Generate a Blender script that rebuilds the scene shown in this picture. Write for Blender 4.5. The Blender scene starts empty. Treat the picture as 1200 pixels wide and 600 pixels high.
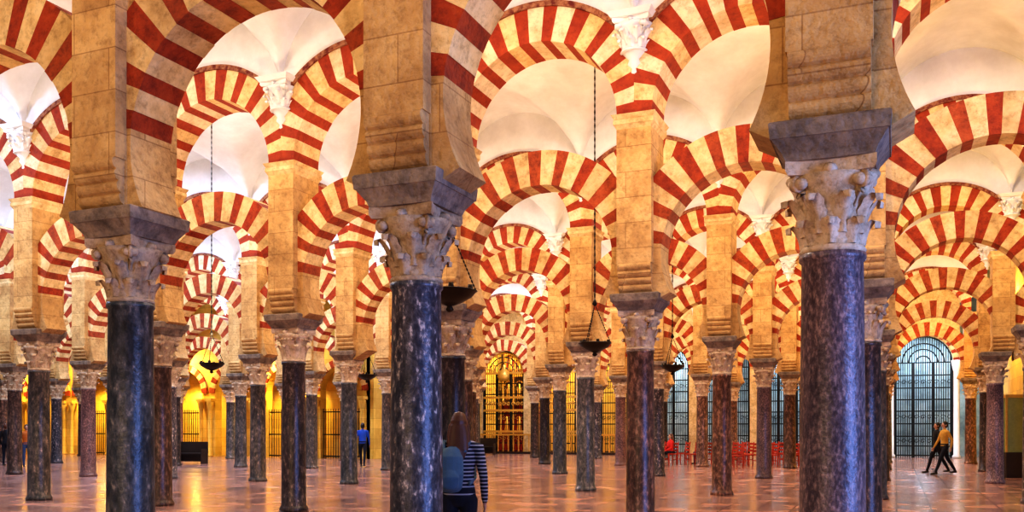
import bpy, math, random
import numpy as np
from mathutils import Vector, Matrix
random.seed(7)
scene=bpy.context.scene
COL=scene.collection
F=1063.0; YAW=math.atan2(1.314,3.1)
CA,SA=math.cos(YAW),math.sin(YAW)
def world(px,Z):
    X=(px-600)/F*Z
    return (CA*X-SA*Z, SA*X+CA*Z)
A=3.367; W=7.38; X0=-7.155; Y0=6.84
def gx(i): return X0+A*i
def gy(j): return Y0+W*j

# ---------------------------------------------------------------- materials
def nodemat(name):
    m=bpy.data.materials.new(name); m.use_nodes=True
    nt=m.node_tree; b=nt.nodes['Principled BSDF']
    return m,nt,b
def ramp(nt,fac,stops):
    r=nt.nodes.new('ShaderNodeValToRGB')
    els=r.color_ramp.elements
    while len(els)<len(stops): els.new(0.5)
    for e,(p,c) in zip(els,stops):
        e.position=p; e.color=(c[0],c[1],c[2],1)
    nt.links.new(fac,r.inputs[0]); return r.outputs[0]
def noise_mat(name,stops,scale=4,rough=.7,bump=.2,bscale=30,metal=0,stretch=(1,1,1),detail=6,joints=None,spec=None,stain=0,veins=None,rnd=None,grime=0):
    m,nt,b=nodemat(name)
    g=nt.nodes.new('ShaderNodeNewGeometry'); src=g.outputs['Position']
    mp=nt.nodes.new('ShaderNodeMapping'); mp.inputs['Scale'].default_value=stretch
    nt.links.new(src,mp.inputs['Vector'])
    n=nt.nodes.new('ShaderNodeTexNoise'); n.inputs['Scale'].default_value=scale; n.inputs['Detail'].default_value=detail
    n.inputs['Roughness'].default_value=.65
    nt.links.new(mp.outputs[0],n.inputs['Vector'])
    col=ramp(nt,n.outputs['Fac'],stops)
    n2=nt.nodes.new('ShaderNodeTexNoise'); n2.inputs['Scale'].default_value=bscale; n2.inputs['Detail'].default_value=4
    nt.links.new(src,n2.inputs['Vector'])
    h=n2.outputs['Fac']
    def mult(col,c2,f,mode='MULTIPLY'):
        mx=nt.nodes.new('ShaderNodeMixRGB'); mx.blend_type=mode; mx.inputs[0].default_value=f
        nt.links.new(col,mx.inputs[1]); nt.links.new(c2,mx.inputs[2]); return mx.outputs[0]
    if veins:
        nv=nt.nodes.new('ShaderNodeTexNoise'); nv.inputs['Scale'].default_value=3.2; nv.inputs['Detail'].default_value=9; nv.inputs['Roughness'].default_value=.7; nv.inputs['Distortion'].default_value=1.0
        nt.links.new(mp.outputs[0],nv.inputs['Vector'])
        v=ramp(nt,nv.outputs['Fac'],[(.48,(0,0,0)),(.50,veins),(.52,(0,0,0))])
        col=mult(col,v,.7,'ADD')
        v2=ramp(nt,nv.outputs['Fac'],[(.3,(.5,.5,.55)),(.7,(1.7,1.5,1.35))])
        col=mult(col,v2,.9)
    if stain>0:
        n3=nt.nodes.new('ShaderNodeTexNoise'); n3.inputs['Scale'].default_value=bscale*.5; n3.inputs['Detail'].default_value=8; n3.inputs['Roughness'].default_value=.75
        nt.links.new(src,n3.inputs['Vector'])
        col=mult(col,ramp(nt,n3.outputs['Fac'],[(.34,(.45,.38,.3)),(.5,(1,1,1)),(.7,(1.12,1.08,1.0))]),stain)
    if grime>0:
        n4=nt.nodes.new('ShaderNodeTexNoise'); n4.inputs['Scale'].default_value=.9; n4.inputs['Detail'].default_value=9; n4.inputs['Roughness'].default_value=.7
        nt.links.new(src,n4.inputs['Vector'])
        col=mult(col,ramp(nt,n4.outputs['Fac'],[(.36,(.55,.46,.38)),(.52,(1,1,1)),(.75,(1.08,1.05,1.0))]),grime)
    if joints:
        bz=nt.nodes.new('ShaderNodeTexBrick')
        sep=nt.nodes.new('ShaderNodeSeparateXYZ'); nt.links.new(src,sep.inputs[0])
        add=nt.nodes.new('ShaderNodeMath'); nt.links.new(sep.outputs[0],add.inputs[0]); nt.links.new(sep.outputs[1],add.inputs[1])
        cmb=nt.nodes.new('ShaderNodeCombineXYZ'); nt.links.new(add.outputs[0],cmb.inputs[0]); nt.links.new(sep.outputs[2],cmb.inputs[1])
        nt.links.new(cmb.outputs[0],bz.inputs['Vector'])
        bz.inputs['Scale'].default_value=1; bz.inputs['Brick Width'].default_value=joints[0]; bz.inputs['Row Height'].default_value=joints[1]
        bz.inputs['Mortar Size'].default_value=.008; bz.inputs['Mortar Smooth'].default_value=.6
        bz.inputs['Color1'].default_value=(1.05,1.05,1.02,1); bz.inputs['Color2'].default_value=(.78,.72,.66,1); bz.inputs['Mortar'].default_value=(.5,.4,.32,1)
        col=mult(col,bz.outputs['Color'],.8)
    if rnd:
        oi=nt.nodes.new('ShaderNodeObjectInfo')
        col=mult(col,ramp(nt,oi.outputs['Random'],rnd),1)
    nt.links.new(col,b.inputs['Base Color'])
    b.inputs['Roughness'].default_value=rough; b.inputs['Metallic'].default_value=metal
    if spec is not None: b.inputs['Specular IOR Level'].default_value=spec
    if bump>0:
        bp=nt.nodes.new('ShaderNodeBump'); bp.inputs['Strength'].default_value=bump; bp.inputs['Distance'].default_value=.02
        nt.links.new(h,bp.inputs['Height']); nt.links.new(bp.outputs[0],b.inputs['Normal'])
    return m
def flat(name,c,rough=.6,metal=0):
    d=[x*.8 for x in c]
    return noise_mat(name,[(.3,d),(.7,c)],scale=12,rough=rough,bump=.08,bscale=60,metal=metal)
M={}
M['lime']=noise_mat('limestone_blocks',[(.25,(.44,.25,.09)),(.45,(.60,.375,.145)),(.62,(.70,.47,.20)),(.8,(.55,.35,.155))],scale=2.2,rough=.88,bump=.9,bscale=18,joints=(.9,.40),stain=.6,grime=.5)
M['cream']=noise_mat('voussoir_cream_stone',[(.3,(.54,.34,.13)),(.5,(.74,.53,.25)),(.75,(.82,.65,.36))],scale=4,rough=.85,bump=.5,bscale=22,stain=.6,grime=.5)
M['cream2']=noise_mat('voussoir_tan_stone',[(.3,(.44,.27,.10)),(.5,(.64,.43,.19)),(.75,(.76,.57,.30))],scale=4,rough=.85,bump=.5,bscale=22,stain=.6,grime=.5)
M['red']=noise_mat('voussoir_red_brick',[(.3,(.20,.022,.006)),(.55,(.37,.050,.010)),(.8,(.47,.09,.02))],scale=6,rough=.85,bump=.5,bscale=30,stain=.6,grime=.5)
M['red2']=noise_mat('voussoir_orange_brick',[(.3,(.22,.035,.01)),(.55,(.40,.075,.018)),(.8,(.50,.12,.035))],scale=6,rough=.85,bump=.5,bscale=30,stain=.7,grime=.5)
M['creamU']=noise_mat('upper_voussoir_cream',[(.3,(.60,.43,.23)),(.6,(.80,.66,.43))],scale=3,rough=.85,bump=.25,bscale=20,stain=.5,grime=.35)
M['redU']=noise_mat('upper_voussoir_red',[(.3,(.26,.028,.008)),(.7,(.42,.062,.015))],scale=4,rough=.85,bump=.25,bscale=24,stain=.5,grime=.35)
M['band']=noise_mat('extrados_lace_band',[(.4,(.14,.016,.01)),(.6,(.38,.18,.09))],scale=9,rough=.8,bump=.5,bscale=20)
M['plaster']=noise_mat('white_plaster',[(.3,(.68,.665,.64)),(.7,(.84,.83,.81))],scale=1.2,rough=.9,bump=.05,bscale=10,grime=.12)
M['impost']=noise_mat('impost_weathered_stone',[(.3,(.11,.085,.065)),(.5,(.26,.195,.135)),(.7,(.42,.31,.2))],scale=5,rough=.75,bump=.7,bscale=18,stain=.7)
R4=[(0,(.8,.74,.68)),(.5,(1.05,1,.95)),(1,(1.15,1.12,1.1))]
M['cap']=noise_mat('capital_carved_stone',[(.3,(.36,.25,.14)),(.5,(.60,.46,.30)),(.8,(.76,.64,.46))],scale=6,rough=.8,bump=.5,bscale=30,stain=.7,rnd=R4)
RS=[(0,(.75,.75,.8)),(.3,(1.1,1.05,1.0)),(.6,(1.9,1.5,1.25)),(.8,(1.3,1.35,1.45)),(1,(2.2,2.0,1.8))]
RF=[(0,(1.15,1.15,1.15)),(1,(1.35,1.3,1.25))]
def shaft(name,st,sc,veins,rnd,rough=.32):
    return noise_mat(name,st,scale=sc,rough=rough,bump=.25,stretch=(1,1,.5),detail=13,veins=veins,rnd=rnd,stain=.35)
ST={'slate':[(.3,(.012,.017,.018)),(.48,(.040,.048,.048)),(.6,(.085,.09,.088)),(.72,(.34,.31,.25))],
'blue':[(.3,(.014,.016,.022)),(.48,(.040,.042,.050)),(.57,(.085,.085,.095)),(.66,(.46,.42,.37))],
'purple':[(.3,(.032,.023,.028)),(.5,(.092,.068,.076)),(.68,(.27,.20,.19))],
'brown':[(.3,(.02,.012,.009)),(.5,(.072,.045,.032)),(.72,(.30,.20,.14))],
'black':[(.3,(.009,.008,.009)),(.54,(.030,.027,.026)),(.72,(.2,.165,.135))]}
for k,v in ST.items(): M['s_'+k]=shaft('shaft_'+k+'_marble',v,{'slate':15,'blue':20,'purple':40,'brown':15,'black':15}[k],(.06,.052,.045),RS)
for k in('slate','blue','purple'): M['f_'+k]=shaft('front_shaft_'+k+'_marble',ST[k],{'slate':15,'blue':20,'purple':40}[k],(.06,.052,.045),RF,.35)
M['gold']=noise_mat('ochre_wall',[(.3,(.66,.42,.07)),(.7,(.84,.6,.14))],scale=2,rough=.7,bump=.2,joints=(1.2,.5))
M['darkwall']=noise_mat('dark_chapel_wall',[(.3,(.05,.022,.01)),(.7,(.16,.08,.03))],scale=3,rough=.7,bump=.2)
M['iron']=flat('black_iron',(.012,.016,.018),.45,.3)
M['gilt']=flat('gilt_metal',(.8,.5,.12),.4,.5)
M['wood_red']=flat('red_chair_wood',(.50,.05,.02),.5)
M['wood_dark']=flat('dark_bench_wood',(.05,.03,.02),.5)
M['redvelvet']=flat('red_altar_cloth',(.32,.018,.012),.8)
M['glass']=flat('case_glass',(.7,.8,.35),.1)
gb=M['glass'].node_tree.nodes['Principled BSDF']; gb.inputs['Transmission Weight'].default_value=.6
M['bronze']=flat('lamp_bronze',(.04,.03,.02),.4,.8)
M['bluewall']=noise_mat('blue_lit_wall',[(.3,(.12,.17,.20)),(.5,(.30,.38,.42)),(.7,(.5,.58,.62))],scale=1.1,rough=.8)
def floor_mat():
    m,nt,b=nodemat('polished_marble_tiles')
    g=nt.nodes.new('ShaderNodeNewGeometry')
    br=nt.nodes.new('ShaderNodeTexBrick'); nt.links.new(g.outputs['Position'],br.inputs['Vector'])
    br.inputs['Scale'].default_value=1; br.inputs['Brick Width'].default_value=.62; br.inputs['Row Height'].default_value=.62
    br.offset=0; br.inputs['Mortar Size'].default_value=.018
    br.inputs['Color1'].default_value=(.52,.29,.20,1); br.inputs['Color2'].default_value=(.33,.205,.17,1); br.inputs['Mortar'].default_value=(.11,.07,.06,1)
    n=nt.nodes.new('ShaderNodeTexNoise'); n.inputs['Scale'].default_value=1.3; n.inputs['Detail'].default_value=8
    nt.links.new(g.outputs['Position'],n.inputs['Vector'])
    c=ramp(nt,n.outputs['Fac'],[(.3,(.55,.52,.58)),(.7,(1.25,1.12,1.05))])
    mx=nt.nodes.new('ShaderNodeMixRGB'); mx.blend_type='MULTIPLY'; mx.inputs[0].default_value=1
    nt.links.new(br.outputs['Color'],mx.inputs[1]); nt.links.new(c,mx.inputs[2]); nt.links.new(mx.outputs[0],b.inputs['Base Color'])
    r=nt.nodes.new('ShaderNodeMapRange'); r.inputs['To Min'].default_value=.06; r.inputs['To Max'].default_value=.34
    nt.links.new(n.outputs['Fac'],r.inputs['Value']); nt.links.new(r.outputs[0],b.inputs['Roughness'])
    b.inputs['Specular IOR Level'].default_value=.75
    bp=nt.nodes.new('ShaderNodeBump'); bp.inputs['Strength'].default_value=.15; bp.inputs['Distance'].default_value=.01
    nt.links.new(n.outputs['Fac'],bp.inputs['Height']); nt.links.new(bp.outputs[0],b.inputs['Normal'])
    return m
M['floor']=floor_mat()

# ---------------------------------------------------------------- mesh builder
class MB:
    def __init__(s): s.v=[];s.f=[];s.m=[];s.sm=[];s.mats=[]
    def mi(s,mat):
        if mat not in s.mats: s.mats.append(mat)
        return s.mats.index(mat)
    def add(s,vs,fs,mat,smooth=False):
        o=len(s.v); s.v+= [tuple(p) for p in vs]; k=s.mi(mat)
        for f in fs:
            s.f.append(tuple(a+o for a in f)); s.m.append(k); s.sm.append(smooth)
    def box(s,x0,x1,y0,y1,z0,z1,mat):
        vs=[(x0,y0,z0),(x1,y0,z0),(x1,y1,z0),(x0,y1,z0),(x0,y0,z1),(x1,y0,z1),(x1,y1,z1),(x0,y1,z1)]
        s.add(vs,[(0,3,2,1),(4,5,6,7),(0,1,5,4),(1,2,6,5),(2,3,7,6),(3,0,4,7)],mat)
    def frustum(s,z0,hx0,hy0,z1,hx1,hy1,mat,cx=0,cy=0):
        vs=[(cx+a*hx0,cy+b*hy0,z0) for a,b in((-1,-1),(1,-1),(1,1),(-1,1))]+[(cx+a*hx1,cy+b*hy1,z1) for a,b in((-1,-1),(1,-1),(1,1),(-1,1))]
        s.add(vs,[(0,3,2,1),(4,5,6,7),(0,1,5,4),(1,2,6,5),(2,3,7,6),(3,0,4,7)],mat)
    def lathe(s,prof,n,mat,c=(0,0,0),smooth=True,caps=True):
        vs=[];fs=[]
        for r,z in prof:
            for k in range(n):
                a=2*math.pi*k/n; vs.append((c[0]+r*math.cos(a),c[1]+r*math.sin(a),c[2]+z))
        for i in range(len(prof)-1):
            for k in range(n):
                k2=(k+1)%n; fs.append((i*n+k,i*n+k2,(i+1)*n+k2,(i+1)*n+k))
        if caps:
            fs.append(tuple(range(n))[::-1]); fs.append(tuple((len(prof)-1)*n+k for k in range(n)))
        s.add(vs,fs,mat,smooth)
    def tube(s,pts,rad,mat,n=8,closed_ends=True,ref=None):
        pts=[Vector(p) for p in pts]; vs=[];fs=[]
        N=len(pts)
        prev=None
        rings=[]
        for i,p in enumerate(pts):
            t=(pts[min(i+1,N-1)]-pts[max(i-1,0)]).normalized()
            if ref is not None: a=Vector(ref)-t*Vector(ref).dot(t)
            elif prev is not None: a=prev-t*prev.dot(t)
            else:
                a=Vector((1,0,0)) if abs(t.x)<.9 else Vector((0,1,0)); a=a-t*a.dot(t)
            a.normalize(); prev=a; b=t.cross(a)
            r=rad[i] if isinstance(rad,(list,tuple)) else rad
            ra,rb=(r if isinstance(r,(list,tuple)) else (r,r))
            rings.append((p,a,b,ra,rb,t))
        if closed_ends:
            p,a,b,ra,rb,t=rings[0]; e=min(ra,rb); pre=[(p-t*e*.55,a,b,ra*.75,rb*.75,t)]; cap0=p-t*e*.85
            p,a,b,ra,rb,t=rings[-1]; e=min(ra,rb); post=[(p+t*e*.55,a,b,ra*.75,rb*.75,t)]; cap1=p+t*e*.85
            rings=pre+rings+post
        for p,a,b,ra,rb,t in rings:
            for k in range(n):
                q=2*math.pi*k/n; vs.append(p+a*ra*math.cos(q)+b*rb*math.sin(q))
        R=len(rings)
        for i in range(R-1):
            for k in range(n):
                k2=(k+1)%n; fs.append((i*n+k,i*n+k2,(i+1)*n+k2,(i+1)*n+k))
        if closed_ends:
            vs.append(cap0); vs.append(cap1); c0=R*n; c1=c0+1
            for k in range(n):
                k2=(k+1)%n; fs.append((c0,k2,k)); fs.append((c1,(R-1)*n+k,(R-1)*n+k2))
        s.add(vs,fs,mat,True)
    def mesh(s,name):
        me=bpy.data.meshes.new(name); me.from_pydata(s.v,[],s.f); me.update()
        for m in s.mats: me.materials.append(m)
        me.polygons.foreach_set('material_index',s.m); me.polygons.foreach_set('use_smooth',s.sm)
        return me
def obj(name,me,loc=(0,0,0),rz=0,sc=(1,1,1)):
    o=bpy.data.objects.new(name,me); COL.objects.link(o); o.location=loc; o.rotation_euler=(0,0,rz); o.scale=sc
    return o

# ---------------------------------------------------------------- architecture pieces
def bell(t):
    return .225+.05*t+.08*t**4
def capital(mb,z0,h,mat,S=1.0,nl=8,style=0):
    prof=[(.25,0),(.265,.02),(.25,.045)]
    prof+=[(bell(t),.05+t*.46) for t in [i/8 for i in range(9)]]
    mb.lathe([(r*S,z*h/.6) for r,z in prof],20,mat,(0,0,z0))
    k=h/.6
    def leaf(ang,zb,hh,w,proj):
        nu,nv=6,9; vs=[];fs=[]
        for j in range(nv+1):
            t=j/nv
            if t<.8: z=zb+hh*t/.8; rr=bell(min(1,(z-.05)/.46))+.02+proj*(t/.8)**2.6
            else:
                q=(t-.8)/.2*math.pi*.75
                rr=bell(min(1,(zb+hh-.05)/.46))+.02+proj+.028*math.sin(q); z=zb+hh-.028*(1-math.cos(q))*1.2
            ww=w*(.75+.35*math.sin(min(1,t*1.2)*math.pi*.75))*(1-.55*max(0,t-.65)/.35)
            if j%2 and style!=2: ww*=.82
            for i in range(nu+1):
                u=i/nu*2-1
                r2=rr-.03*abs(u)**1.5+.012*(1-abs(u)*3 if abs(u)<.33 else 0)
                a=ang+u*ww/2/max(rr,.1)
                vs.append((r2*math.cos(a)*S,r2*math.sin(a)*S,z0+z*k))
        for j in range(nv):
            for i in range(nu):
                o=j*(nu+1)+i; fs.append((o,o+1,o+nu+2,o+nu+1))
        mb.add(vs,fs,mat,True)
    if style==0:
        for q in range(nl): leaf(2*math.pi*q/nl,.05,.17,.17,.07)
        for q in range(nl): leaf(2*math.pi*(q+.5)/nl,.12,.26,.17,.085)
    elif style==1:
        for q in range(nl): leaf(2*math.pi*q/nl,.05,.26,.18,.085)
        for k_ in range(24):
            a=2*math.pi*k_/24; mb.lathe([(.005,-.022),(.02,-.012),(.024,0),(.02,.012),(.005,.022)],6,mat,(.315*S*math.cos(a),.315*S*math.sin(a),z0+.40*k))
    else:
        for q in range(6): leaf(2*math.pi*q/6,.05,.15,.23,.06)
        for q in range(6): leaf(2*math.pi*(q+.5)/6,.05,.30,.23,.08)
    for q in range(4):
        a=math.pi/4+q*math.pi/2; d=Vector((math.cos(a),math.sin(a),0))
        pts=[];rd=[]
        for s_ in range(15):
            t=s_/14; th=math.pi*.5-t*math.pi*3.2+math.pi
            R=.075*(1-t*.75)
            pts.append((d*(.345+R*math.cos(th))*S+Vector((0,0,z0+(.455+R*math.sin(th))*k)))); rd.append(.028*S*(1-.3*t))
        stem=[d*.25*S+Vector((0,0,z0+.3*k)),d*.285*S+Vector((0,0,z0+.4*k))]
        mb.tube(stem+pts,[.02*S,.03*S]+rd,mat,6)
        sd=d.cross(Vector((0,0,1)))
        mb.tube([d*.345*S-sd*(.045*S)+Vector((0,0,z0+.455*k)),d*.345*S+sd*(.045*S)+Vector((0,0,z0+.455*k))],.05*S,mat,10)
        a=q*math.pi/2; d=Vector((math.cos(a),math.sin(a),0))
        mb.tube([d*.29*S+Vector((0,0,z0+.53*k)),d*.335*S+Vector((0,0,z0+.53*k))],[.06*S,.04*S],mat,8)
    ring=[]
    for q in range(4):
        for e in range(6):
            u=-1+2*e/6; half=.345; inset=.06*(1-u*u)
            x,y=half-inset,u*half*.97
            a=q*math.pi/2; ring.append((x*math.cos(a)-y*math.sin(a),x*math.sin(a)+y*math.cos(a)))
    n=len(ring)
    vs=[(x*.95*S,y*.95*S,z0+.51*k) for x,y in ring]+[(x*S,y*S,z0+.54*k) for x,y in ring]+[(x*S,y*S,z0+.6*k) for x,y in ring]
    fs=[tuple(range(n))[::-1],tuple(range(2*n,3*n))]
    for l in range(2):
        for e in range(n): fs.append((l*n+e,l*n+(e+1)%n,(l+1)*n+(e+1)%n,(l+1)*n+e))
    mb.add(vs,fs,mat)
ZS=2.82; ZC=3.44; ZI=3.70
def column_mesh(shaft,style,name):
    mb=MB()
    mb.lathe([(.27,0),(.27,.05),(.25,.09),(.232,.12),(.230,.5),(.222,1.6),(.21,ZS-.06),(.228,ZS-.04),(.228,ZS)],32,M[shaft])
    capital(mb,ZS,ZC-ZS,M['cap'],.87,8,style)
    mb.frustum(ZC,.29,.29,ZC+.05,.31,.31,M['impost'])
    mb.frustum(ZC+.05,.31,.31,ZC+.14,.375,.375,M['impost'])
    mb.frustum(ZC+.14,.385,.385,ZI-.015,.395,.395,M['impost'])
    mb.frustum(ZI-.015,.395,.395,ZI,.38,.38,M['impost'])
    return mb.mesh(name)
ZU=6.5; HW=.28; HD=.40
def pier_mesh():
    mb=MB(); zc=4.16
    mb.box(-HW,HW,-.27,.27,ZI,zc,M['lime'])
    for sg in(-1,1):
        prof=[]; L=4
        for q in range(L):
            t0=q/L; t1=(q+1)/L
            for e in range(7):
                w=e/6; t=t0+(t1-t0)*w
                base=.285+(HD-.285)*t**.9
                prof.append((base+.035*math.sin(w*math.pi)**.6,ZI+.03+(zc-ZI-.03)*t))
        hw=HW*.95; vs=[];fs=[]
        for y,z in prof: vs+=[(-hw,sg*y,z),(hw,sg*y,z)]
        n=len(prof)
        for e in range(n-1): fs.append((2*e,2*e+1,2*e+3,2*e+2))
        for sx in(0,1):
            o=len(vs); x=(-hw,hw)[sx]
            vs.append((x,sg*.2,ZI+.03)); vs.append((x,sg*.2,zc))
            for e in range(n-1): fs.append((o if e<n//2 else o+1,2*e+sx,2*e+2+sx))
            fs.append((o,2*(n//2)+sx,o+1))
        mb.add(vs,fs,M['lime'])
    mb.box(-HW,HW,-HD,HD,zc,ZU-.22,M['lime'])
    mb.frustum(ZU-.22,HW,HD,ZU-.15,HW+.04,HD+.04,M['cream'])
    mb.frustum(ZU-.15,HW+.045,HD+.045,ZU-.08,HW+.045,HD+.045,M['cream'])
    mb.frustum(ZU-.08,HW+.03,HD+.03,ZU,HW+.075,HD+.075,M['cream'])
    return mb.mesh('pier')
_r=random.Random(3)
def ring(mb,cz,r,R,segs,depth,clampx,jit=0):
    for a0,a1,mat in segs:
        d=depth/2+(_r.uniform(-jit,jit) if jit else 0); ri=r+(_r.uniform(-jit,jit) if jit else 0)
        ns=max(2,int(abs(a1-a0)/3)); vs=[];fs=[]
        for s_ in range(ns+1):
            a=math.radians(a0+(a1-a0)*s_/ns); c,sn=math.cos(a),math.sin(a)
            xi,zi=ri*c,cz+ri*sn; xo,zo=R*c,cz+R*sn
            if abs(xo)>clampx:
                xo=math.copysign(clampx,xo)
                if abs(xi)<clampx and abs(c)>1e-6: 
                    zo=cz+ (clampx/abs(c))*sn
            vs+=[(xi,-d,zi),(xo,-d,zo),(xo,d,zo),(xi,d,zi)]
        for s_ in range(ns):
            o=4*s_;p=o+4
            fs+=[(o,p,p+1,o+1),(o+1,p+1,p+2,o+2),(o+2,p+2,p+3,o+3),(o+3,p+3,p,o)]
        fs+=[(0,1,2,3),(4*ns+3,4*ns+2,4*ns+1,4*ns)]
        mb.add(vs,fs,mat)
def stripes(a0,a1,n,m1s,m2s,w1=.46):
    ws=[(w1 if k%2==0 else 1-w1)*_r.uniform(.86,1.14) for k in range(n)]; tot=sum(ws); out=[];a=a0
    for k in range(n):
        w=ws[k]/tot*(a1-a0); out.append((a,a+w,_r.choice(m1s) if k%2==0 else _r.choice(m2s))); a+=w
    return out
REDS=[M['red'],M['red'],M['red2']]; CRS=[M['cream'],M['cream'],M['cream2']]
HC=4.30; RI=1.29; RO=1.86
def lower_arch_mesh():
    mb=MB(); lo=math.degrees(math.asin((HC-ZI)/RI))
    segs=[(-lo,7,M['lime'])]+stripes(7,173,21,REDS,CRS)+[(173,180+lo,M['lime'])]
    ring(mb,HC,RI,RO,segs,.52,A/2-.06,.005)
    return mb.mesh('horseshoe_arch')
UR=A/2-HW; UO=UR+.56; ZT=9.75
def upper_arch_mesh():
    mb=MB()
    ring(mb,ZU,UR,UO,stripes(0,180,23,[M['redU']],[M['creamU'],M['creamU'],M['cream']]),HD*2-.02,A/2,.004)
    b0=math.degrees(math.acos((A/2)/(UO+.09)))
    ring(mb,ZU,UO,UO+.09,[(b0,180-b0,M['band'])],HD*2+.05,A/2)
    n=40; d=HD-.03
    vs=[];fs=[]
    a0=math.acos((A/2)/UO)
    for s_ in range(n+1):
        a=a0+(math.pi-2*a0)*s_/n
        x=UO*math.cos(a); z=ZU+UO*math.sin(a)
        vs+=[(x,-d,z),(x,-d,ZT),(x,d,z),(x,d,ZT)]
    for s_ in range(n):
        o=4*s_;p=o+4; fs+=[(o,p,p+1,o+1),(o+2,o+3,p+3,p+2)]
    mb.add(vs,fs,M['plaster'])
    return mb.mesh('upper_arch')
def vault_mesh():
    mb=MB(); nx,ny=24,36; D=W/2-HD+.04; zs=7.8; h=1.75; vs=[];fs=[]
    for j in range(ny+1):
        v=-math.cos(math.pi*j/ny)
        for i in range(nx+1):
            u=-math.cos(math.pi*i/nx)
            z=zs+h*max(math.sqrt(max(0,1-v*v)),math.sqrt(max(0,1-u*u)))
            vs.append((u*A/2,v*D,z))
    for j in range(ny):
        for i in range(nx):
            o=j*(nx+1)+i; fs.append((o,o+nx+1,o+nx+2,o+1))
    mb.add(vs,fs,M['plaster'],True)
    return mb.mesh('vault')
def wallcorbel_mesh():
    mb=MB()
    capital(mb,0,.5,M['plaster'],.85)
    mb.lathe([(.02,-.34),(.06,-.3),(.05,-.24),(.11,-.17),(.09,-.1),(.17,-.02),(.2,.02)],14,M['plaster'])
    mb.frustum(.5,.3,.3,.58,.36,.36,M['plaster'])
    return mb.mesh('wall_corbel')

shafts=['s_slate','s_blue','s_purple','s_brown','s_black','s_slate','s_brown']
CM={}
def col(s,st):
    if (s,st) not in CM: CM[(s,st)]=column_mesh(s,st,'column_%s_%d'%(s,st))
    return CM[(s,st)]
PM=pier_mesh(); LMs=[lower_arch_mesh() for _ in range(4)]; UMs=[upper_arch_mesh() for _ in range(3)]; VM=vault_mesh(); WC=wallcorbel_mesh()
imin={0:-4,1:-7,2:-9,3:-12,4:-13,5:-4}
imax={0:4,1:4,2:4,3:4,4:3,5:3}
special={(0,0):'f_slate',(1,0):'f_blue',(2,0):'f_purple',(-1,1):'s_black',(0,1):'s_black',(1,1):'s_brown',(2,1):'s_black',(-3,1):'s_slate',
 (-2,1):'s_brown',(0,2):'s_slate',(1,2):'s_brown',(-2,2):'s_slate',(-3,2):'s_slate'}
styles={(0,0):0,(1,0):0,(2,0):0,(1,1):2,(-1,1):1,(0,1):0}
tweak={(0,0):.13,(-2,2):-.22,(3,2):-.3,(3,3):-.38,(-2,1):.08}
for j in range(6):
    for i in range(imin[j],imax[j]+1):
        s=special.get((i,j)) or random.choice(shafts)
        st=styles.get((i,j),random.choice([0,1,2]))
        tx=tweak.get((i,j),0)
        obj('stone_column',col(s,st),(gx(i)+tx,gy(j),0),random.choice([0,1,2,3])*math.pi/2)
        obj('masonry_pier',PM,(gx(i)+tx*.5,gy(j),0))
        obj('plaster_wall_corbel',WC,(gx(i),gy(j)-HD+.05,7.45))
        obj('plaster_wall_corbel',WC,(gx(i),gy(j)+HD-.05,7.45))
        if i<imax[j]:
            obj('horseshoe_arch',random.choice(LMs),(gx(i+.5),gy(j),0))
            obj('upper_round_arch',random.choice(UMs),(gx(i+.5),gy(j),0))
for j in range(-1,6):
    lo={-1:-5,0:-7,1:-9,2:-12,3:-13,4:-5,5:-5}[j]
    for i in range(lo,4 if j<4 else 3):
        obj('ceiling_vault',VM,(gx(i+.5),gy(j+.5),0))

# ---------------------------------------------------------------- floor / walls
def boxobj(name,x0,x1,y0,y1,z0,z1,mat):
    mb=MB(); mb.box(x0,x1,y0,y1,z0,z1,mat); return obj(name,mb.mesh(name))
boxobj('floor',-56,14,-9,56,-.2,0,M['floor'])
YB=gy(6)
def arched_wall(name,xs,y0,y1,zt,ow,spring,mat):
    mb=MB(); r=ow/2
    for x0,x1 in zip(xs[:-1],xs[1:]):
        c=(x0+x1)/2
        mb.box(x0,c-r,y0,y1,0,spring,mat); mb.box(c+r,x1,y0,y1,0,spring,mat)
        n=20; vs=[];fs=[]
        pts=[(x0,spring)]+[(c-r*math.cos(math.pi*k/n),spring+r*math.sin(math.pi*k/n)) for k in range(n+1)]+[(x1,spring)]
        for x,z in pts: 
            vs+=[(x,y0,z),(x,y0,zt),(x,y1,z),(x,y1,zt)]
        for k in range(len(pts)-1):
            o=4*k;p=o+4; fs+=[(o,p,p+1,o+1),(o+2,o+3,p+3,p+2),(o,o+2,p+2,p)]
        mb.add(vs,fs,mat)
    return obj(name,mb.mesh(name))
xsb=[gx(i) for i in range(-5,4)]
arched_wall('wall_back',xsb,YB,YB+.5,9.75,2.8,4.9,M['cream'])
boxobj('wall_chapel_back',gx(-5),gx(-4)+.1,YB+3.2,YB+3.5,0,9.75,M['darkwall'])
boxobj('wall_chapel_gold',gx(-4)+.1,gx(-2)-.2,YB+3.2,YB+3.5,0,9.75,M['gold'])
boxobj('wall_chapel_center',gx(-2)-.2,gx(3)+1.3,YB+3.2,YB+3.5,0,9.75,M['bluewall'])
boxobj('wall_right',4.3,4.7,31.5,YB+3.5,0,9.75,M['gold'])
xsl=[gx(i) for i in range(-14,-4)]
YL=38.6
arched_wall('wall_left_chapel',xsl,YL,YL+.5,9.75,2.5,3.4,M['gold'])
boxobj('wall_left_chapel_back',gx(-14),gx(-5),YL+1.4,YL+1.6,0,9.75,M['gold'])
boxobj('wall_divider',gx(-5)-.2,gx(-5)+.2,YL,YB+3.5,0,9.75,M['gold'])
boxobj('wall_left',gx(-14)-.4,gx(-14),-2,YL+1.6,0,9.75,M['plaster'])
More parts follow.
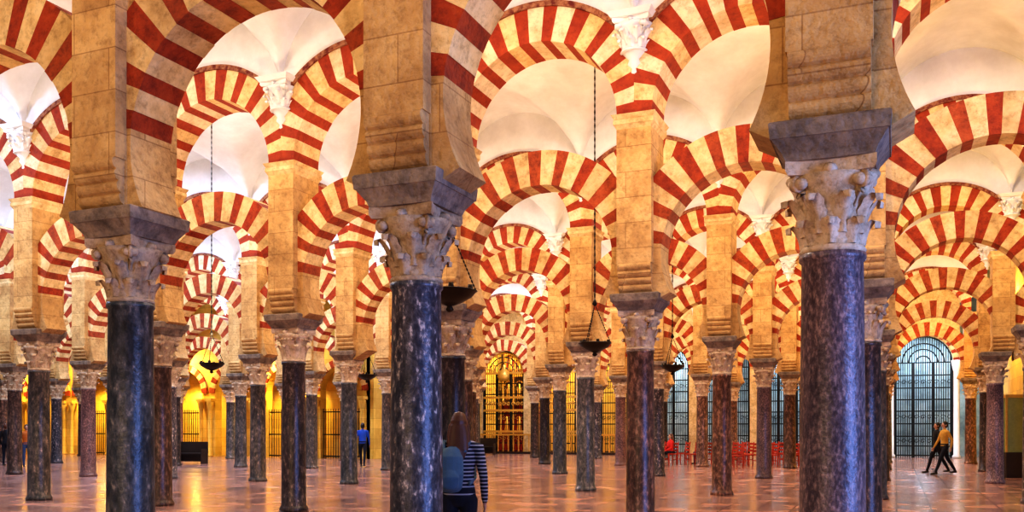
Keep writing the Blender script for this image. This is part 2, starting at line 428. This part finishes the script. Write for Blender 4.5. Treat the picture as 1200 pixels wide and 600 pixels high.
mb=MB(); ring(mb,4.9,1.4,1.68,stripes(0,180,21,REDS,CRS),.12,A/2); trimM=mb.mesh('trim')
mb=MB(); ring(mb,3.4,1.25,1.6,stripes(0,180,17,REDS,CRS),.12,A/2); trimL=mb.mesh('trimL')
tn=1
for i in range(-5,3):
    obj('trim_%d'%tn,trimM,(gx(i+.5),YB-.03,0)); tn+=1
for i in range(-14,-5):
    obj('trim_%d'%tn,trimL,(gx(i+.5),YL-.03,0)); tn+=1

def gate_mesh(w,spring,bar,orn,name,n=18,ornate=False):
    mb=MB(); r=w/2
    for k in range(n+1):
        x=-r+w*k/n
        top=spring+math.sqrt(max(0,r*r-x*x))*(1 if k%2==0 else .96)
        mb.tube([(x,0,0),(x,0,top)],.022,bar,6)
    for z in(.12,.6,1.1,1.75,2.4,3.0,3.6,4.25,spring): mb.box(-r,r,-.03,.03,z-.03,z+.03,bar)
    for xx in(-r+.05,-r*.33,r*.33,r-.05): mb.box(xx-.06,xx+.06,-.05,.05,0,spring,bar)
    for rr in(.97,.72,.5,.25):
        pts=[(r*rr*math.cos(math.pi*k/20),0,spring+r*rr*math.sin(math.pi*k/20)) for k in range(21)]
        mb.tube(pts,.035,bar,6)
    for k in range(9):
        x=-r+w*(k+.5)/9
        for zz in(.85,2.1,3.9):
            c=[(x+.13*math.cos(q*.6)*(1-q/16),0,zz+.13*math.sin(q*.6)*(1-q/16)) for q in range(12)]
            mb.tube(c,.018,orn,5)
        if ornate:
            c=[(x+.13*math.cos(q*.6)*(1-q/16),-.02,3+.13*math.sin(q*.6)*(1-q/16)) for q in range(12)]
            mb.tube(c,.035,orn,5)
            mb.lathe([(.05,0),(.06,.1),(.03,.2),(.05,.28),(.01,.4)],8,orn,(x,0,spring))
    if ornate:
        for z in(1.3,2.6,3.4,4.9): mb.box(-r,r,-.06,.06,z-.07,z+.07,orn)
        for q in range(7):
            a=math.pi*(q+.5)/7
            mb.tube([(r*.5*math.cos(a),0,spring+r*.5*math.sin(a)),(r*.95*math.cos(a),0,spring+r*.95*math.sin(a))],.04,orn,6)
        pts=[(r*.9*math.cos(math.pi*k/20),-.04,spring+r*.9*math.sin(math.pi*k/20)) for k in range(21)]
        mb.tube(pts,.06,orn,6)
        mb.lathe([(.3,0),(.42,.3),(.3,.6),(.14,.75),(.05,1.0)],12,orn,(0,0,spring-.5))
    return mb.mesh(name)
G1=gate_mesh(2.76,4.9,M['iron'],M['iron'],'gate',26); G2=gate_mesh(2.76,4.9,M['iron'],M['gilt'],'gate_ornate',20,True)
for i in(2,1,0,-1,-2,-3): obj('iron_gate',G1,(gx(i+.5),YB+.25,0))
for i in(-4,-5): obj('gilded_choir_grille',G2,(gx(i+.5),YB+.25,0))
mb=MB(); g=M['gilt']
mb.box(-1.35,1.35,-.5,.3,0,1.0,M['redvelvet']); mb.box(-1.4,1.4,-.55,.3,1.0,1.1,g)
for lev,(z0,h) in enumerate(((1.1,1.9),(3.2,1.6),(5.0,1.2))):
    ww=1.3-.18*lev
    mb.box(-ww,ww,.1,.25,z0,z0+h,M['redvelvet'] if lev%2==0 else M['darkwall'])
    for q in range(4):
        x=-ww+2*ww*q/3
        mb.lathe([(.1,0),(.1,.1),(.065,.15),(.075,h*.5),(.06,h-.2),(.1,h-.1),(.11,h)],10,g,(x,-.02,z0))
    mb.box(-ww-.1,ww+.1,-.15,.25,z0+h,z0+h+.15,g)
    for q in range(3):
        x=-ww+2*ww*(q+.5)/3
        mb.lathe([(.14,0),(.16,.2),(.12,.45),(.15,.65),(.07,.75),(.09,.9),(.02,1.02)],10,g,(x,0,z0+.15))
        pts=[(x+.28*math.cos(math.pi*k/10),.02,z0+h*.65+.28*math.sin(math.pi*k/10)) for k in range(11)]
        mb.tube(pts,.04,g,6)
pts=[(.9*math.cos(math.pi*k/14),0,6.35+.8*math.sin(math.pi*k/14)) for k in range(15)]; mb.tube(pts,.1,g,8)
mb.lathe([(.2,0),(.3,.2),(.2,.45),(.05,.7)],10,g,(0,0,6.4))
AL=mb.mesh('altarpiece'); obj('gilded_altarpiece',AL,(gx(-4.5)+.05,YB+2.6,0))
mb=MB()
for k in range(29):
    x=-4.6+9.2*k/28; mb.lathe([(.05,0),(.05,.1),(.025,.2),(.06,.5),(.025,.85),(.05,.95),(.05,1.0)],8,M['gilt'],(x,0,.1))
mb.box(-4.7,4.7,-.08,.08,0,.12,M['wood_dark']); mb.box(-4.7,4.7,-.07,.07,1.08,1.18,M['gilt'])
obj('gilded_altar_railing',mb.mesh('altar_railing'),(gx(-3.4),YB-1.6,0))
mb=MB()
for k in range(17):
    x=-1.2+2.4*k/16; mb.tube([(x,0,0),(x,0,2.5)],.02,M['iron'],5)
for z in(.1,1.2,2.35): mb.box(-1.22,1.22,-.025,.025,z-.03,z+.03,M['iron'])
RL=mb.mesh('railing')
for i in(-6,-7,-9,-11): obj('iron_railing',RL,(gx(i+.5),YL+.2,0))
mb=MB(); mb.lathe([(.16,0),(.16,.08),(.1,.16),(.1,2.5),(.13,2.55),(.19,2.85),(.2,2.95)],14,M['gold']); mb.box(-.22,.22,-.2,.2,2.95,3.1,M['gold'])
CO=mb.mesh('colonnette')
for i in range(-14,-5):
    for dx in(-1.38,1.38): obj('slender_colonnette',CO,(gx(i+.5)+dx,YL-.25,0))
mb=MB(); mb.lathe([(.2,0),(.2,.12),(.14,.2),(.13,4.4),(.17,4.45),(.24,4.85),(.24,4.95)],16,M['plaster']); CW=mb.mesh('white_colonnette')
for dx in(-1.52,1.52): obj('white_marble_colonnette',CW,(gx(2.5)+dx,YB-.3,0))

# ---------------------------------------------------------------- hanging oil lamps
def lamp_mesh(chain_top):
    mb=MB(); b=M['bronze']
    mb.lathe([(.02,-.2),(.05,-.17),(.03,-.13),(.14,-.09),(.26,-.02),(.31,.04),(.33,.05),(.31,.06),(.25,.02),(.02,-.02)],24,b)
    for q in range(3):
        a=q*2.094+.4; p0=Vector((.31*math.cos(a),.31*math.sin(a),.05)); p1=Vector((0,0,.8))
        n=16
        for e in range(n):
            s0=p0.lerp(p1,e/n); s1=p0.lerp(p1,(e+.8)/n)
            mb.tube([s0,s0.lerp(s1,.5),s1],[.006,.012,.006],b,5)
    mb.lathe([(.01,.76),(.05,.8),(.03,.86),(.01,.9)],10,b)
    z=.9
    while z<chain_top:
        z2=min(z+.14,chain_top); mb.tube([(0,0,z),(0,0,(z+z2)/2),(0,0,z2)],[.008,.018,.008],b,5); z=z2-.01
        if z2>=chain_top: break
    for q in range(6):
        a=q*math.pi/3; mb.lathe([(.02,0),(.035,.03),(.03,.08)],8,b,(.27*math.cos(a),.27*math.sin(a),.03))
    return mb.mesh('hanging_oil_lamp')
LMP=lamp_mesh(6.2)
for px,Z in((697,17.4),(527,10.7),(248,23),(430,28),(788,23.8)):
    x,y=world(px,Z); obj('hanging_oil_lamp',LMP,(x,y,3.15))

# ---------------------------------------------------------------- furniture
mb=MB(); wr=M['wood_red']
for x in(-.2,.2):
    mb.tube([(x,-.2,0),(x,-.2,.45)],[.022,.026],wr,8)
    mb.tube([(x,.2,0),(x,.2,.45),(x,.26,.95)],[.022,.026,.022],wr,8)
mb.box(-.23,.23,-.23,.23,.43,.48,wr)
for z in(.60,.74,.88): mb.box(-.2,.2,.2+(z-.45)*.11,.225+(z-.45)*.11,z-.045,z+.045,wr)
for y in(-.2,.2): mb.box(-.2,.2,y-.012,y+.012,.2,.235,wr)
CH=mb.mesh('wooden_chair')
for px,Z in((770,37.2),(776,39.5),(786,38.2),(800,38.8),(812,37.8),(826,38.4),(856,38.2),(862,35.5),(866,39.4),(874,38.0),(880,36.9),(898,38.2),(903,36.6),(910,39.2),(922,38.0),(928,36.8),(934,39.0)):
    x,y=world(px,Z); obj('wooden_chair',CH,(x,y,0),-.9+random.uniform(-.1,.1))
mb=MB(); wd=M['wood_dark']
mb.box(-.75,.75,-.22,.22,.42,.47,wd); mb.box(-.75,.75,.2,.25,.45,.95,wd)
for x in(-.74,.68): mb.box(x,x+.06,-.22,.25,0,.65,wd)
mb.box(-.7,.7,.15,.2,.1,.42,wd)
BN=mb.mesh('wooden_bench')
for px,Z in((222,39),(565,51.5)):
    x,y=world(px,Z); obj('wooden_bench',BN,(x,y,0),.15)
mb=MB()
mb.box(-.4,.4,-.35,.35,0,.8,M['wood_dark']); 
for sx in(-1,1):
    for sy in(-1,1): mb.box(sx*.37-.025,sx*.37+.025,sy*.32-.025,sy*.32+.025,.8,2.5,M['gilt'])
mb.box(-.41,.41,-.36,.36,2.5,2.6,M['gilt'])
mb.box(-.36,.36,-.31,-.3,.8,2.5,M['glass']); mb.box(-.36,.36,.3,.31,.8,2.5,M['glass'])
mb.box(-.36,-.35,-.3,.3,.8,2.5,M['glass']); mb.box(.35,.36,-.3,.3,.8,2.5,M['glass'])
mb.box(-.34,.34,-.29,.29,1.6,1.62,M['glass'])
for x in(-.2,.0,.2):
    mb.lathe([(.05,.8),(.03,.9),(.08,1.05),(.09,1.2),(.04,1.35)],10,M['gilt'],(x,0,0)); mb.lathe([(.05,1.62),(.03,1.7),(.07,1.85),(.03,2.1)],10,M['gilt'],(x,0,0))
x,y=world(1187,28.6); obj('display_case',mb.mesh('display_case'),(x,y,0),YAW)

# ---------------------------------------------------------------- people
def stripe_mat():
    m,nt,b=nodemat('striped_knit')
    t=nt.nodes.new('ShaderNodeNewGeometry'); s=nt.nodes.new('ShaderNodeSeparateXYZ'); nt.links.new(t.outputs['Position'],s.inputs[0])
    mu=nt.nodes.new('ShaderNodeMath'); mu.operation='MULTIPLY'; mu.inputs[1].default_value=28; nt.links.new(s.outputs[2],mu.inputs[0])
    fr=nt.nodes.new('ShaderNodeMath'); fr.operation='FRACT'; nt.links.new(mu.outputs[0],fr.inputs[0])
    c=ramp(nt,fr.outputs[0],[(.0,(.02,.022,.04)),(.60,(.02,.022,.04)),(.66,(.42,.42,.45)),(1,(.42,.42,.45))])
    nt.links.new(c,b.inputs['Base Color']); b.inputs['Roughness'].default_value=.9
    return m
PMAT={'skin':flat('skin',(.62,.36,.25),.5),'stripe':stripe_mat(),'hair_b':flat('brown_hair',(.14,.055,.025),.45),'hair_k':flat('dark_hair',(.02,.015,.012),.5),
'navy':flat('dark_trousers',(.012,.014,.025),.85),'jean':flat('jeans',(.05,.08,.16),.85),'shoe':flat('shoes',(.03,.025,.02),.5),'bluejk':flat('blue_jacket',(.02,.10,.55),.7),
'yelljk':flat('mustard_jacket',(.7,.42,.08),.8),'blackjk':flat('black_jacket',(.015,.015,.018),.8),'redjk':flat('red_jacket',(.7,.03,.02),.8),'orjk':flat('orange_coat',(.6,.18,.03),.8),
'bag':flat('blue_backpack',(.09,.17,.24),.8),'eye':flat('eye_dark',(.02,.015,.01),.3),'lip':flat('lips',(.45,.13,.1),.5)}
def person(name,loc,rz,top,pants,hair,long_hair=False,pose='stand',H=1.7,vox=.014,backpack=False,stride=0.0):
    """faces local -Y"""
    k=H/1.7; chains=[]
    def ch(pts,rad,lab,ref=None): chains.append(([Vector(p) for p in pts],rad,lab,ref))
    seat=pose=='sit'
    dz=-.42 if seat else 0
    T=lambda x,y,z:(x,y,z+dz)
    ch([T(0,0,.90),T(0,0,.97)],[(.150,.11),(.160,.115)],pants,(1,0,0))
    ch([T(0,0,.96),T(0,-.005,1.08),T(0,-.015,1.22),T(0,-.01,1.34),T(0,0,1.41),T(0,.005,1.45)],[(.160,.115),(.138,.10),(.158,.115),(.170,.11),(.135,.085),(.07,.06)],top,(1,0,0))
    ch([T(0,.005,1.44),T(0,0,1.54)],[.052,.05],'skin')
    ch([T(0,-.01,1.505),T(0,-.012,1.55),T(0,-.005,1.61),T(0,.005,1.66)],[(.035,.045),(.058,.078),(.072,.092),(.062,.082)],'skin',(1,0,0))
    ch([T(0,-.088,1.61),T(0,-.112,1.575)],[.010,.014],'skin')
    for s in(-1,1): ch([T(s*.074,.005,1.575),T(s*.08,.012,1.61)],[.012,.016],'skin')
    ch([T(0,.03,1.58),T(0,.022,1.63),T(0,.012,1.68)],[(.078,.085),(.084,.098),(.068,.085)],hair,(1,0,0))
    if long_hair:
        ch([T(0,.065,1.60),T(0,.085,1.5),T(0,.105,1.38),T(.01,.115,1.27)],[(.08,.05),(.095,.045),(.10,.04),(.06,.025)],hair,(1,0,0))
        for s in(-1,1): ch([T(s*.07,.02,1.6),T(s*.085,.03,1.5),T(s*.085,.05,1.4)],[.03,.03,.02],hair)
    hands=[]
    for s in(-1,1):
        if seat:
            hip=(s*.09,0,.50); kn=(s*.11,-.43,.50); an=(s*.11,-.42,.09)
            sh=(s*.185,0,.97); el=(s*.21,-.08,.70); wr=(s*.12,-.30,.60)
        else:
            st=stride*s
            hip=(s*.088,0,.90); kn=(s*.095,-st*.22-.02,.49); an=(s*.095,-st*.42+ (.04 if st<0 else 0),.085+(.04 if st<0 else 0))
            sh=(s*.185,0,1.39); el=(s*.235,st*.14+.02,1.12); wr=(s*.24,st*.2-.07,.88)
        ch([hip,((hip[0]+kn[0])/2,(hip[1]+kn[1])/2,(hip[2]+kn[2])/2),kn],[.092,.078,.058],pants)
        cf=[kn[n_]*.65+an[n_]*.35 for n_ in range(3)]; cf[1]+=.012
        ch([kn,cf,(an[0],an[1],an[2]+.02)],[.057,.054,.042],pants)
        ch([(an[0],an[1]+.04,an[2]-.035),(an[0],an[1]-.06,an[2]-.045),(an[0]+s*.01,an[1]-.16,an[2]-.052)],[(.036,.04),(.04,.036),(.038,.026)],'shoe',(1,0,0))
        ch([(sh[0]*.6,0,sh[2]+.02),sh,((sh[0]+el[0])/2,(sh[1]+el[1])/2,(sh[2]+el[2])/2),el],[.05,.058,.05,.042],top)
        ch([el,((el[0]+wr[0])/2,(el[1]+wr[1])/2,(el[2]+wr[2])/2),wr],[.042,.038,.03],top)
        d=(Vector(wr)-Vector(el)).normalized()
        w0=Vector(wr); ch([w0,w0+d*.045,w0+d*.085],[(.02,.022),(.016,.036),(.013,.036)],'skin',(1,0,0))
        hands.append((s,w0,d))
    if backpack:
        bx=.06
        ch([(bx,.17,1.02),(bx,.19,1.15),(bx,.175,1.30),(bx,.15,1.36)],[(.11,.065),(.125,.08),(.12,.07),(.08,.05)],'bag',(1,0,0))
        ch([(bx,.24,1.03),(bx,.26,1.12),(bx,.24,1.17)],[(.08,.04),(.09,.04),(.07,.03)],'bag',(1,0,0))
        for s in(-1,1): ch([(s*.1+bx*.5,.12,1.36),(s*.12+.02,.03,1.455),(s*.12+.01,-.09,1.40),(s*.13,-.13,1.26),(s*.15,-.06,1.1),(s*.13+.02,.1,1.05)],[.016]*6,'bag')
    mb=MB(); dm=PMAT['skin']
    for pts,rad,lab,ref in chains: mb.tube(pts,list(rad),dm,14,True,ref)
    tmp=obj('tmp',mb.mesh('tmp'))
    md=tmp.modifiers.new('r','REMESH'); md.mode='VOXEL'; md.voxel_size=vox; md.use_smooth_shade=True
    sm=tmp.modifiers.new('s','SMOOTH'); sm.factor=.5; sm.iterations=3
    dg=bpy.context.evaluated_depsgraph_get(); dg.update()
    me=bpy.data.meshes.new_from_object(tmp.evaluated_get(dg)); bpy.data.objects.remove(tmp)
    labs=sorted({c[2] for c in chains}|{'skin','eye','lip'}); me.materials.clear()
    for l in labs: me.materials.append(PMAT[l])
    n=len(me.polygons); cen=np.empty(n*3); me.polygons.foreach_get('center',cen); cen=cen.reshape(-1,3)
    best=np.full(n,1e9); mi=np.zeros(n,dtype=np.int32)
    for pts,rad,lab,ref in chains:
        L=labs.index(lab)
        for q in range(len(pts)-1):
            a=np.array(pts[q]);b=np.array(pts[q+1]);ab=b-a
            t=np.clip(((cen-a)@ab)/(ab@ab),0,1)[:,None]; dvec=cen-(a+ab*t)
            r0=rad[q];r1=rad[q+1]
            if isinstance(r0,(tuple,list)) or isinstance(r1,(tuple,list)):
                r0=r0 if isinstance(r0,(tuple,list)) else (r0,r0); r1=r1 if isinstance(r1,(tuple,list)) else (r1,r1)
                rx=r0[0]+(r1[0]-r0[0])*t[:,0]; ry=r0[1]+(r1[1]-r0[1])*t[:,0]
                qn=np.sqrt((dvec[:,0]/rx)**2+((dvec[:,1]**2+dvec[:,2]**2))/ry**2); dist=(qn-1)*np.minimum(rx,ry)
            else:
                r=r0+(r1-r0)*t[:,0]; dist=np.linalg.norm(dvec,axis=1)-r
            w=dist<best; best[w]=dist[w]; mi[w]=L
    me.polygons.foreach_set('material_index',mi); me.polygons.foreach_set('use_smooth',[True]*n)
    root=obj(name,me,(loc[0],loc[1],0),rz,(k,k,k))
    fb=MB(); sk=PMAT['skin']
    for s,w0,d in hands:
        side=Vector((0,1,0)); side=(side-d*side.dot(d)).normalized(); inn=Vector((-s,0,0)); inn=(inn-d*inn.dot(d)).normalized()
        palm=w0+d*.085
        for q,(off,ln) in enumerate(((-.027,.07),(-.009,.08),(.009,.075),(.026,.058))):
            b0=palm+side*off-d*.01
            fb.tube([b0,b0+d*ln*.45+inn*.006,b0+d*ln*.75+inn*.018,b0+d*ln*.92+inn*.032],[.0085,.008,.0075,.0065],sk,8)
        b0=w0+d*.03-side*.03
        fb.tube([b0+side*.008,b0+d*.025-side*.016+inn*.01,b0+d*.055-side*.02+inn*.02],[.011,.0095,.008],sk,8)
    for s in(-1,1): fb.lathe([(.002,-.009),(.008,-.005),(.010,0),(.008,.005),(.002,.009)],8,PMAT['eye'],(s*.03,-.086,1.605+dz))
    fb.tube([(-.02,-.083,1.548+dz),(0,-.089,1.548+dz),(.02,-.083,1.548+dz)],.006,PMAT['lip'],6)
    c=obj('hands_and_face',fb.mesh('hands_face')); c.parent=root
    return root
def pw(px,Z): return world(px,Z)
BACK=math.pi+YAW
person('woman_with_backpack',pw(538,8.7),BACK-.05,'stripe','navy','hair_b',True,H=1.71,vox=.008,backpack=True)
person('man_in_blue_jacket',pw(425,36),BACK,'bluejk','navy','hair_k',H=1.72,stride=.5)
person('man_in_mustard_jacket',pw(1107,30.3),YAW-math.pi/2,'yelljk','navy','hair_k',H=1.75,stride=.8)
person('walking_companion',pw(1098,31.2),YAW-math.pi/2,'blackjk','navy','hair_k',H=1.72,stride=-.7)
person('visitor_in_orange_coat',pw(31,36),YAW+.6,'orjk','jean','hair_k',H=1.66)
person('visitor_in_black',pw(7,37),BACK,'blackjk','navy','hair_b',H=1.7)
person('seated_visitor_in_red',pw(786,38.2),-.9,'redjk','navy','hair_b',True,pose='sit')
person('seated_visitor',pw(826,38.4),-.9,'blackjk','jean','hair_k',pose='sit')

# ---------------------------------------------------------------- lights
def area(name,loc,size,power,col,up=False,rot=None,sy=None):
    l=bpy.data.lights.new(name,'AREA'); l.shape='RECTANGLE'; l.size=size; l.size_y=sy or size; l.energy=power; l.color=col
    o=bpy.data.objects.new(name,l); COL.objects.link(o); o.location=loc
    o.rotation_euler=rot if rot else ((math.pi,0,0) if up else (0,0,0)); return o
for j in range(-1,6):
    lo={-1:-3,0:-5,1:-7,2:-9,3:-11,4:-4,5:-4}[j]
    for i in range(lo,4 if j<4 else 3,2):
        x=gx(i+.5)
        c=(.86,.88,1) if x<-20 else ((.98,.85,.72) if x<-12 else ((1,.74,.44) if x<-6 else (1,.68,.33)))
        p=135
        if i>=3 and j>=1: c=(1,.64,.12)
        if x<-20: p=125
        if j==-1: p=85
        area('uplight',(x,gy(j+.5),3.6),.35,p,c,up=True)
for j in range(0,6):
    lo={0:-4,1:-6,2:-8,3:-10,4:-4,5:-4}[j]
    for i in range(lo,3,2):
        x=gx(i+.5)
        area('vault_fill',(x,gy(j+.5),9.3),.7,380 if x<-14 else 165,(.46,.63,1) if x<-14 else (1,.88,.76))  # added down-facing fill under the closed vaults, lifts the floor and lower zone
area('front_fill',(-6,-7.5,4.5),9,600,(1,.66,.33),rot=(math.radians(90),0,0),sy=5)  # added warm fill behind the camera, brightens the front row of piers
area('door_daylight',(10.5,3.5,2.6),5,1700,(.22,.38,1),rot=(0,math.radians(90),0),sy=7)
area('aisle_fill',(1.3,47.5,6.6),1.6,420,(.45,.65,1))  # added blue fill hung above the far aisle floor, no opening there
for i in range(-13,-5,2): area('chapel_lamp',(gx(i+.5),YL-1.2,5.4),.5,250,(1,.72,.22),rot=(math.radians(35),0,0))
for i in range(-13,-5,2): area('chapel_niche_lamp',(gx(i+.5),YL+.9,3.6),.4,60,(1,.72,.2))
for i in(-4.5,-3.5,-2.5): area('choir_lamp',(gx(i),YB+1.3,7.8),.5,250,(1,.76,.4))
for i in(-1.5,.5,2.5): area('chapel_daylight',(gx(i),YB+1.6,6.5),.8,260,(.62,.82,1))
area('side_lamp',(3.6,40,6.5),.5,200,(1,.68,.15),rot=(0,math.radians(-60),0))

w=bpy.data.worlds.new('World'); scene.world=w; w.use_nodes=True
bg=w.node_tree.nodes['Background']; bg.inputs[0].default_value=(.6,.72,1,1); bg.inputs[1].default_value=.25

# ---------------------------------------------------------------- camera
cd=bpy.data.cameras.new('camera'); cam=bpy.data.objects.new('camera',cd); COL.objects.link(cam)
cam.location=(0,0,1.6); cam.rotation_euler=(math.radians(90),0,YAW)
cd.sensor_width=36; cd.lens=F/1200*36; cd.shift_y=200/1200; cd.clip_end=300
scene.camera=cam
scene.view_settings.view_transform='Standard'
try: scene.view_settings.look='High Contrast'
except Exception as e: print('look',e)
scene.view_settings.exposure=.1
